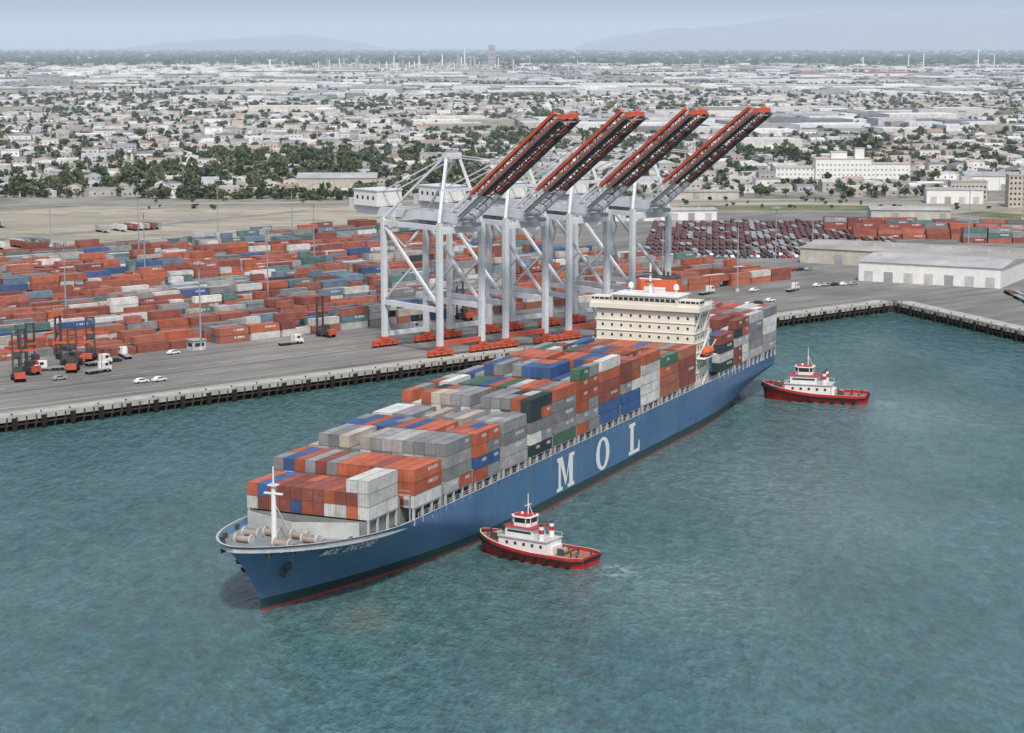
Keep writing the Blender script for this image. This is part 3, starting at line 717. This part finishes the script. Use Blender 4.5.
# ------------------------------------------------------------------ vehicles
def car_mesh(col):
    m=mat('car_paint',col,.3,.05,dirtamt=0,spec=.6); b=MB('parked_car',[m,GLASS,BLACK])
    prof=[(-2.3,.35),(-2.3,.85),(-1.5,.95),(-1.0,1.42),(.6,1.42),(1.2,.95),(2.2,.8),(2.3,.35)]
    n=len(prof); vs=[(x,-.88,z) for x,z in prof]+[(x,.88,z) for x,z in prof]
    b.add(vs,[(i,(i+1)%n,n+(i+1)%n,n+i) for i in range(n)]+[tuple(range(n))[::-1],tuple(range(n,2*n))],0)
    for sd in (-1,1):
        b.add([(-1.35,sd*.89,.97),(1.05,sd*.89,.97),(.55,sd*.89,1.36),(-.95,sd*.89,1.36)],[(0,1,2,3)],1)
        for x in (-1.4,1.4): b.cyl((x,sd*.7,.32),(x,sd*.92,.32),.32,None,2,12)
    b.add([(.64,-.8,1.4),(.64,.8,1.4),(1.2,.8,.98),(1.2,-.8,.98)],[(0,1,2,3)],1)
    return b.mesh()
cars=[car_mesh(c) for c in ((.75,.75,.75),(.3,.32,.34),(.03,.03,.035),(.35,.04,.03))]
spots=[(-113,604,0),(-108,607,0)]+[(*Y2W(a,bq),m) for a,bq,m in ((330,30,0),(336,30,0),(342,30.5,2),(352,33,0),(300,22,3),(372,60,0),(75,68,2),(98,70,0),(310,60,1),(44,48,1))]+[(130+i*4,850+i*1.5,i%3) for i in range(5)]+[(110+i*3.6,905+i*1.0,(i*7)%4) for i in range(8)]
for k in range(44):
    spots.append((72+(k%22)*3.1,972-(k//22)*9+(k%22)*.2,random.choice([0,1,1,2,2,3])))
for x,y,m in spots:
    o=bpy.data.objects.new('parked_car',cars[m]); link(o); o.location=(x,y,4.04); o.rotation_euler=(0,0,(QA if y<965 or y>985 else 1.57)+random.uniform(-.1,.1))
def truck_mesh():
    b=MB('yard_truck',[WHITE,GLASS,BLACK,GREY])
    b.b2(-5,3,-1.1,1.1,.9,1.2,3); b.b2(.6,3.2,-1.2,1.2,1.2,3.3,0); b.b2(2.5,4.3,-1.1,1.1,.7,1.9,0); b.b2(3.2,3.26,-1,1,2.1,3.0,1)
    for sd in (-1,1):
        b.b2(1.6,2.9,sd*1.2,sd*1.22,2.1,3.0,1)
        for x in (3.4,-1.5,-2.8,-4.2): b.cyl((x,sd*.75,.5),(x,sd*1.15,.5),.5,None,2,12)
        b.cyl((.4,sd*.9,1.2),(.4,sd*.9,3.8),.12,None,3,8)
    return b.mesh()
tk=truck_mesh()
for a,bq,r in ((60,52,.2),(50,66,2.8),(140,62,0),(300,62,3.14),(385,50,.3),(82,74,1.3),(68,66,.1),(190,60,0),(350,66,.2)):
    o=bpy.data.objects.new('yard_truck',tk); link(o); o.location=(*Y2W(a,bq),4.04); o.rotation_euler=(0,0,QA+r)
def handler_mesh():
    b=MB('container_handler',[CRED,BLACK,DARK,GLASS,YP])
    b.b2(-4,2.6,-1.6,1.6,1.0,2.4,2); b.b2(-4.6,-3,-1.6,1.6,1.2,2.9,0); b.b2(-1.6,.6,-1,1,2.4,4.3,2); b.b2(-1.5,.66,-1.04,1.04,3.1,4.1,3)
    for y in (-1.3,1.3): b.b2(2.7,3.3,y-.25,y+.25,.4,14,2)
    for z in (3,7,11,13.7): b.b2(2.8,3.2,-1.3,1.3,z-.2,z+.2,2)
    b.b2(3.3,3.9,-6,6,8.4,9.0,0); b.b2(3.3,3.9,-6,-5.6,7.8,8.4,0); b.b2(3.3,3.9,5.6,6,7.8,8.4,0); b.b2(3.3,3.6,-1.2,1.2,6.4,8.39,2)
    for sd in (-1,1): b.cyl((1.8,sd*1.3,.95),(1.8,sd*2.2,.95),.95,None,1,14); b.cyl((-3,sd*1.1,.7),(-3,sd*1.7,.7),.7,None,1,12)
    return b.mesh()
hm=handler_mesh()
for a,bq,r in ((34,55,1.2),(42,64,1.7),(55,60,1.0),(61,72,2.6),(160,70,1.6),(70,76,.9),(50,75,1.5),(66,84,2.0),(225,72,1.4)):
    o=bpy.data.objects.new('container_handler',hm); link(o); o.location=(*Y2W(a,bq),4.04); o.rotation_euler=(0,0,QA+r)
# ------------------------------------------------------------------ CITY
def vnoise(x,y,sc,seed=0):
    x=np.asarray(x)/sc; y=np.asarray(y)/sc; xi=np.floor(x); yi=np.floor(y); fx=x-xi; fy=y-yi
    h=lambda a,b: np.modf(np.abs(np.sin(a*127.1+b*311.7+seed*74.7)*43758.5453))[0]
    fx=fx*fx*(3-2*fx); fy=fy*fy*(3-2*fy)
    return (h(xi,yi)*(1-fx)+h(xi+1,yi)*fx)*(1-fy)+(h(xi,yi+1)*(1-fx)+h(xi+1,yi+1)*fx)*fy
PHI=.13
houses=[]; bigs=[]; trees=[]; roads=MB('city_streets',[mat('street_asphalt',(.24,.24,.24),.9,.3,.02)])
v=1300; j=0
while v<9500:
    gsz=23*(1+(v-1300)/4300)
    us=np.arange(-.34*v-100,.34*v+100,gsz*.85)
    street=(j%4==3)
    if street:
        u0,u1=us[0],us[-1]; p=lambda u,vv:(u*math.cos(PHI)-vv*math.sin(PHI)+.13*v,u*math.sin(PHI)+vv*math.cos(PHI),4.05)
        if v>1420: roads.add([p(u0,v-5),p(u1,v-5),p(u1,v+5),p(u0,v+5)],[(0,1,2,3)],0)
    for i,u in enumerate(us):
        X=u*math.cos(PHI)-v*math.sin(PHI)+.13*v+rng.normal(0,1.5); Y=u*math.sin(PHI)+v*math.cos(PHI)+rng.normal(0,1.5)
        if abs(X)>.285*Y+40: continue
        if X<50 and Y<1335+max(0,(-X-100))*.1: continue
        if X>=50 and Y<1365: continue
        if X>320 and Y<1460: continue
        if -165<X<-80 and 1400<Y<1475: continue
        if 190<X<320 and 1500<Y<1585: continue
        zn=vnoise(X,Y,420,1)+.14*(Y>3500); zt=vnoise(X,Y,230,2)
        if X<-30 and Y<1900: zn-=.25; zt+=.2
        if X>100 and Y<2600: zn+=.25
        if zn>.62:
            if rng.random()<.26 and not street:
                L=rng.uniform(22,75)*(1+Y/9000); W=rng.uniform(18,45)*(1+Y/9000)
                wv=rng.choice([.35,.5,.6,.68,.22]); tint=rng.choice([0,0,.04,-.03])
                bigs.append((X,Y,L,W,rng.uniform(5,11),PHI+(0 if rng.random()<.7 else 1.57),wv,wv-tint*.5,wv-tint*1.5))
            if rng.random()<.28: trees.append((X+rng.normal(0,gsz*.4),Y+rng.normal(0,gsz*.4),rng.uniform(3,6),rng.uniform(6,11),0))
            continue
        if street:
            if rng.random()<.42: trees.append((X,Y+7,rng.uniform(2.5,5.5),rng.uniform(6,12),0))
            continue
        if zt<.94 and rng.random()<.93:
            s=gsz/23
            houses.append((X,Y,rng.uniform(11,21)*s**.8,rng.uniform(8,13)*s**.8,rng.choice([3,3.2,3.5,3.5,6.2])*(1+.1*s),PHI+(0 if rng.random()<.6 else math.pi/2)))
        nt=(rng.random()<.65)+(zt>.45)*(rng.random()<.7)+(zt>.64)*1
        for q in range(int(nt)):
            if rng.random()<.9: trees.append((X+rng.uniform(-.5,.5)*gsz,Y+rng.uniform(-.5,.5)*gsz,rng.uniform(2.8,6.4)*(gsz/23)**.5,rng.uniform(5,10.5)*(gsz/23)**.2,0))
    v+=gsz; j+=1
roads.obj()
for k in range(480):
    X=rng.uniform(-345,-20); Y=rng.uniform(1345,1800)
    if -165<X<-80 and Y<1475: continue
    if vnoise(X,Y,90,5)>.45: trees.append((X,Y,rng.uniform(4,8.5),rng.uniform(8,17),0))
for k in range(190):
    X=rng.uniform(-345,45)
    if vnoise(X,0,45,8)>.3: trees.append((X,1333+max(0,-X-100)*.1+rng.normal(0,5),rng.uniform(2.5,5.5),rng.uniform(4,11),0))
for k in range(45): trees.append((rng.uniform(60,330),rng.uniform(1345,1380),rng.uniform(2.5,5),rng.uniform(5,9),0))
for k in range(60): trees.append((rng.uniform(-260,300),rng.uniform(1250,1335),rng.uniform(1.2,2.6),rng.uniform(2,3.5),0))
for X,Y,r,h in ((232,1720,11,22),(240,1725,9,19),(333,1900,12,23),(342,1905,10,21),(300,1640,7,14)): trees.append((X,Y,r,h,0))
H_=np.array(houses); n=len(H_)
wallc=np.array([(.58,.57,.54),(.66,.65,.63),(.50,.46,.42),(.40,.38,.36),(.70,.70,.70),(.52,.45,.41),(.44,.47,.51)])
roofc=np.array([(.36,.36,.36),(.26,.25,.25),(.50,.50,.50),(.33,.24,.20),(.21,.22,.25),(.58,.58,.57),(.38,.33,.30)])
x=np.array([-1,1,1,-1,-1,1,1,-1,-1,1])*.5; y=np.array([-1,-1,1,1,-1,-1,1,1,0,0])*.5
lx=x[None]*H_[:,2:3]; ly=y[None]*H_[:,3:4]; rh=rng.choice([.05,1.0,1.6,2.0],n)
lz=np.zeros((n,10)); lz[:,4:8]=H_[:,4:5]; lz[:,8:10]=H_[:,4:5]+rh[:,None]
ca,sa=np.cos(H_[:,5:6]),np.sin(H_[:,5:6])
V=np.stack([H_[:,0:1]+lx*ca-ly*sa,H_[:,1:2]+lx*sa+ly*ca,4.0+lz],-1).reshape(-1,3)
o=np.arange(n)[:,None,None]*10
Q=(np.array([(0,1,5,4),(1,2,6,5),(2,3,7,6),(3,0,4,7),(4,5,9,8),(6,7,8,9)])[None]+o).reshape(-1,4)
Tt=(np.array([(5,6,9),(7,4,8)])[None]+o).reshape(-1,3)
wc=wallc[rng.integers(0,7,n)]*rng.uniform(.75,1.08,(n,1)); rc=roofc[rng.integers(0,7,n)]*rng.uniform(.7,1.15,(n,1))
colq=np.stack([wc,wc,wc,wc,rc,rc],1).reshape(-1,3); colt=np.stack([wc,wc],1).reshape(-1,3)
cols=np.concatenate([colq,colt]); cols=np.c_[cols,np.ones(len(cols))]
me=fast_mesh('houses_far',V,Q,Tt,cols); me.materials.append(ATTR); link(bpy.data.objects.new('distant_houses',me))
nb=MB('distant_house_windows',[GLASS])
for h in houses:
    if h[1]>2300: continue
    ang=h[5]; Lx,Wy=h[2],h[3]; c_,s_=math.cos(ang),math.sin(ang)
    for zz in ([1.2] if h[4]<5 else [1.2,4.2]):
        for q in (-.3,0,.3):
            if abs(ang-PHI)<.1: pts=[(q*Lx-.7,-Wy/2-.05),(q*Lx+.7,-Wy/2-.05)]
            else: pts=[(-Lx/2-.05,q*Wy+.7),(-Lx/2-.05,q*Wy-.7)]
            w_=[(h[0]+a*c_-b_*s_,h[1]+a*s_+b_*c_) for a,b_ in pts]
            nb.add([(*w_[0],4+zz),(*w_[1],4+zz),(*w_[1],4+zz+1.1),(*w_[0],4+zz+1.1)],[(0,1,2,3)],0)
nb.obj()
for k in range(5500):
    Y=9300*math.exp(rng.uniform(0,1.15)); X=rng.uniform(-.29,.29)*Y
    wv=rng.choice([.2,.28,.4,.6]); bigs.append((X,Y,rng.uniform(30,140),rng.uniform(30,80),rng.uniform(5,14),PHI,wv,wv*.98,wv*.95))
for k in range(380):
    Y=rng.uniform(4200,9000); X=rng.uniform(-.27,.27)*Y; wv=rng.choice([.3,.45,.7]); bigs.append((X,Y,rng.uniform(60,180),rng.uniform(40,80),rng.uniform(7,13),PHI,wv,wv,wv*.97))
for (px,py,L,W,Hh,c) in ((100,4400,240,90,12,(.7,.7,.68)),(250,4600,200,80,11,(.5,.5,.48)),(700,5200,320,90,12,(.65,.65,.65)),(1100,6500,400,120,12,(.3,.12,.09)),(-700,6900,500,60,10,(.32,.12,.09)),(0,7000,600,50,10,(.34,.13,.10)),(500,6600,300,50,10,(.34,.13,.10)),(420,3600,120,60,10,(.66,.64,.6)),(230,1950,90,50,12,(.6,.6,.58)),(-330,3000,120,50,12,(.62,.6,.56)),(520,2600,90,50,14,(.64,.63,.6))):
    bigs.append((px,py,L,W,Hh,PHI,*c))
B_=np.array(bigs); n=len(B_)
x=np.array([-1,1,1,-1]*2)*.5; y=np.array([-1,-1,1,1]*2)*.5; z=np.array([0]*4+[1]*4)
lx=x[None]*B_[:,2:3]; ly=y[None]*B_[:,3:4]; ca,sa=np.cos(B_[:,5:6]),np.sin(B_[:,5:6])
V=np.stack([B_[:,0:1]+lx*ca-ly*sa,B_[:,1:2]+lx*sa+ly*ca,4+z[None]*B_[:,4:5]+0*lx],-1).reshape(-1,3)
Q=(np.array([(0,1,5,4),(1,2,6,5),(2,3,7,6),(3,0,4,7),(4,5,6,7)])[None]+np.arange(n)[:,None,None]*8).reshape(-1,4)
wc=B_[:,6:9]; rc=np.clip(wc*rng.uniform(.6,1.15,(n,1)),0,.7); cols=np.stack([wc*.9]*4+[rc],1).reshape(-1,3); cols=np.c_[cols,np.ones(len(cols))]
me=fast_mesh('w',V,Q,None,cols); me.materials.append(ATTR); link(bpy.data.objects.new('distant_warehouses',me))
def tree_mesh(name,T,K,lsz):
    T=np.array(T); n=len(T)
    NC=6
    dirs=rng.normal(size=(n,NC,3)); dirs/=np.linalg.norm(dirs,axis=2,keepdims=True); cc=dirs*rng.uniform(.25,.62,(n,NC,1))
    ci=rng.integers(0,NC,(n,K)); cen=np.take_along_axis(cc,ci[:,:,None],1)
    d=rng.normal(size=(n,K,3)); d/=np.linalg.norm(d,axis=2,keepdims=True); p=cen+d*rng.uniform(.2,.48,(n,K,1))
    r=T[:,2][:,None,None]; hh=T[:,3]
    ch=hh*.42
    P=np.empty((n,K,3)); P[...,0]=T[:,0][:,None]+p[...,0]*T[:,2][:,None]; P[...,1]=T[:,1][:,None]+p[...,1]*T[:,2][:,None]; P[...,2]=4+(hh*.55)[:,None]+p[...,2]*ch[:,None]
    a=rng.normal(size=(n,K,3)); a/=np.linalg.norm(a,axis=2,keepdims=True); b_=np.cross(a,rng.normal(size=(n,K,3))); b_/=np.linalg.norm(b_,axis=2,keepdims=True)
    sz=(lsz*r)*rng.uniform(.6,1.3,(n,K,1)); a=a*sz; b_=b_*sz*.8
    V=np.stack([P-a-b_,P+a-b_,P+a+b_,P-a+b_],2).reshape(-1,3); Q=np.arange(len(V)).reshape(-1,4)
    base=np.array([(.065,.095,.042),(.085,.108,.050),(.052,.082,.042),(.10,.11,.058)])[rng.integers(0,4,n)]
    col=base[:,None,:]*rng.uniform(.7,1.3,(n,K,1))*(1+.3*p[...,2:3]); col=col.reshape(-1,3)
    tw=np.maximum(.25,T[:,2]*.06); sx=np.array([-1,1,1,-1]); sy=np.array([-1,-1,1,1])
    tv=np.concatenate([np.stack([T[:,0:1]+sx*tw[:,None],T[:,1:2]+sy*tw[:,None],np.full((n,4),4.0)],-1),np.stack([T[:,0:1]+sx*tw[:,None]*.5,T[:,1:2]+sy*tw[:,None]*.5,4+np.repeat((hh*.55)[:,None],4,1)],-1)],1)
    o=len(V); V=np.concatenate([V,tv.reshape(-1,3)])
    tq=(np.array([(0,1,5,4),(1,2,6,5),(2,3,7,6),(3,0,4,7)])[None]+np.arange(n)[:,None,None]*8).reshape(-1,4)+o
    Q=np.concatenate([Q,tq]); col=np.concatenate([col,np.tile([.11,.09,.07],(len(tq),1))]); col=np.c_[col,np.ones(len(col))]
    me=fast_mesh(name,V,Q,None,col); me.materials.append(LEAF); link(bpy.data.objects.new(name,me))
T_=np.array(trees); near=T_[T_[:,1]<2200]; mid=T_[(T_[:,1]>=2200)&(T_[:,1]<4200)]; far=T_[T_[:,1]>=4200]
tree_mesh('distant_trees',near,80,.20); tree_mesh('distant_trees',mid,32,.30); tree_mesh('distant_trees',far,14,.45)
FT=[(rng.uniform(-.29,.29)*yy,yy,rng.uniform(15,45),rng.uniform(8,13),0) for yy in 9300*np.exp(rng.uniform(0,1.1,4500))]
tree_mesh('distant_trees',FT,14,.45)
print('counts',len(houses),len(bigs),len(trees))
b=MB('utility_poles',[STEELD])
for k in range(260):
    Y=rng.uniform(1320,2600); X=rng.uniform(-.27,.27)*Y; b.cyl((X,Y,4),(X,Y,4+rng.uniform(10,15)),.16,.1,0,5)
b.obj()
b=MB('storage_tanks',[WHITE,LGREY])
for k in range(52):
    Y=rng.uniform(5900,8600); X=Y*rng.uniform(-.225,-.11); r=rng.uniform(22,42); b.cyl((X,Y,4),(X,Y,4+rng.uniform(12,18)),r,r,0,20); 
for k in range(18):
    Y=rng.uniform(7500,9500); X=Y*rng.uniform(.0,.2); r=rng.uniform(20,34); b.cyl((X,Y,4),(X,Y,20),r,r,0,20)
b.obj()
b=MB('refinery_towers',[LGREY,GREY,STEELD,WHITE])
for k in range(200):
    Y=rng.uniform(7200,9300); X=Y*rng.normal(-.045,.045); hh=rng.choice([18,22,28,36,50]); rr=rng.uniform(2,4.5)
    if rng.random()<.7: b.cyl((X,Y,4),(X,Y,hh),rr,rr*.8,int(rng.integers(0,4)),8)
    else: b.box((X,Y,4+hh*.2),(rr*8,rr*5,hh*.4),int(rng.integers(0,3)))
Y=8300
for px,hh,ww in ((459,75,14),(465,88,6),(492,98,34),(443,60,6),(420,55,6),(395,55,6),(974,80,6),(920,65,5),(905,60,5),(860,50,5),(990,60,5)):
    X=(px-512)/2035*Y*1.01
    if ww>10:
        for q in range(5): b.box((X,Y,4+hh*(q+.5)/5),(ww*(1-.04*q),ww*.7,hh/5-2),1)
        b.box((X,Y,4+hh/2),(ww*.6,ww*.5,hh),1)
    else: b.cyl((X,Y,4),(X,Y,4+hh),ww*.6,ww*.4,3,8)
b.obj()
HMt=mat('hill_scrub',(.15,.135,.11),.95,.3,.0006)
def ridge(name,y0,x0,x1,hf,seed):
    NX,NY=200,14; vs=[];fs=[]
    for j in range(NY):
        for i in range(NX):
            x=x0+(x1-x0)*i/(NX-1); y=y0+j*700; fx=i/(NX-1); env=math.sin(math.pi*min(1,max(0,fx)))**.6; prof=math.sin(math.pi*(j/(NY-1)))
            z=hf*env*prof*(.36+.6*float(vnoise(x,y,2100,seed))+.42*float(vnoise(x,y,900,seed+1))+.22*float(vnoise(x,y,350,seed+2)))
            vs.append((x,y,z))
    for j in range(NY-1):
        for i in range(NX-1): a=j*NX+i; fs.append((a,a+1,a+NX+1,a+NX))
    b=MB(name,[HMt]); b.add(vs,fs,0); b.obj()
ridge('hills',34000,1200,15000,600,3); ridge('hills',34000,-7000,-2500,230,9)
# haze : absorbing volume over the city, its own glow stands in for scattered daylight
vm=bpy.data.materials.new('haze_air'); vm.use_nodes=True; nt=vm.node_tree; nt.nodes.clear()
ab=nt.nodes.new('ShaderNodeVolumeAbsorption'); em=nt.nodes.new('ShaderNodeEmission'); ad=nt.nodes.new('ShaderNodeAddShader'); ou=nt.nodes.new('ShaderNodeOutputMaterial')
DEN=4.6e-5
ab.inputs['Color'].default_value=(0,0,0,1); ab.inputs['Density'].default_value=DEN
em.inputs['Color'].default_value=(.57,.68,.83,1); em.inputs['Strength'].default_value=DEN
nt.links.new(ab.outputs[0],ad.inputs[0]); nt.links.new(em.outputs[0],ad.inputs[1]); nt.links.new(ad.outputs[0],ou.inputs['Volume'])
b=MB('haze',[vm]); b.b2(-29000,29000,700,75000,-6,800,0); b.obj()
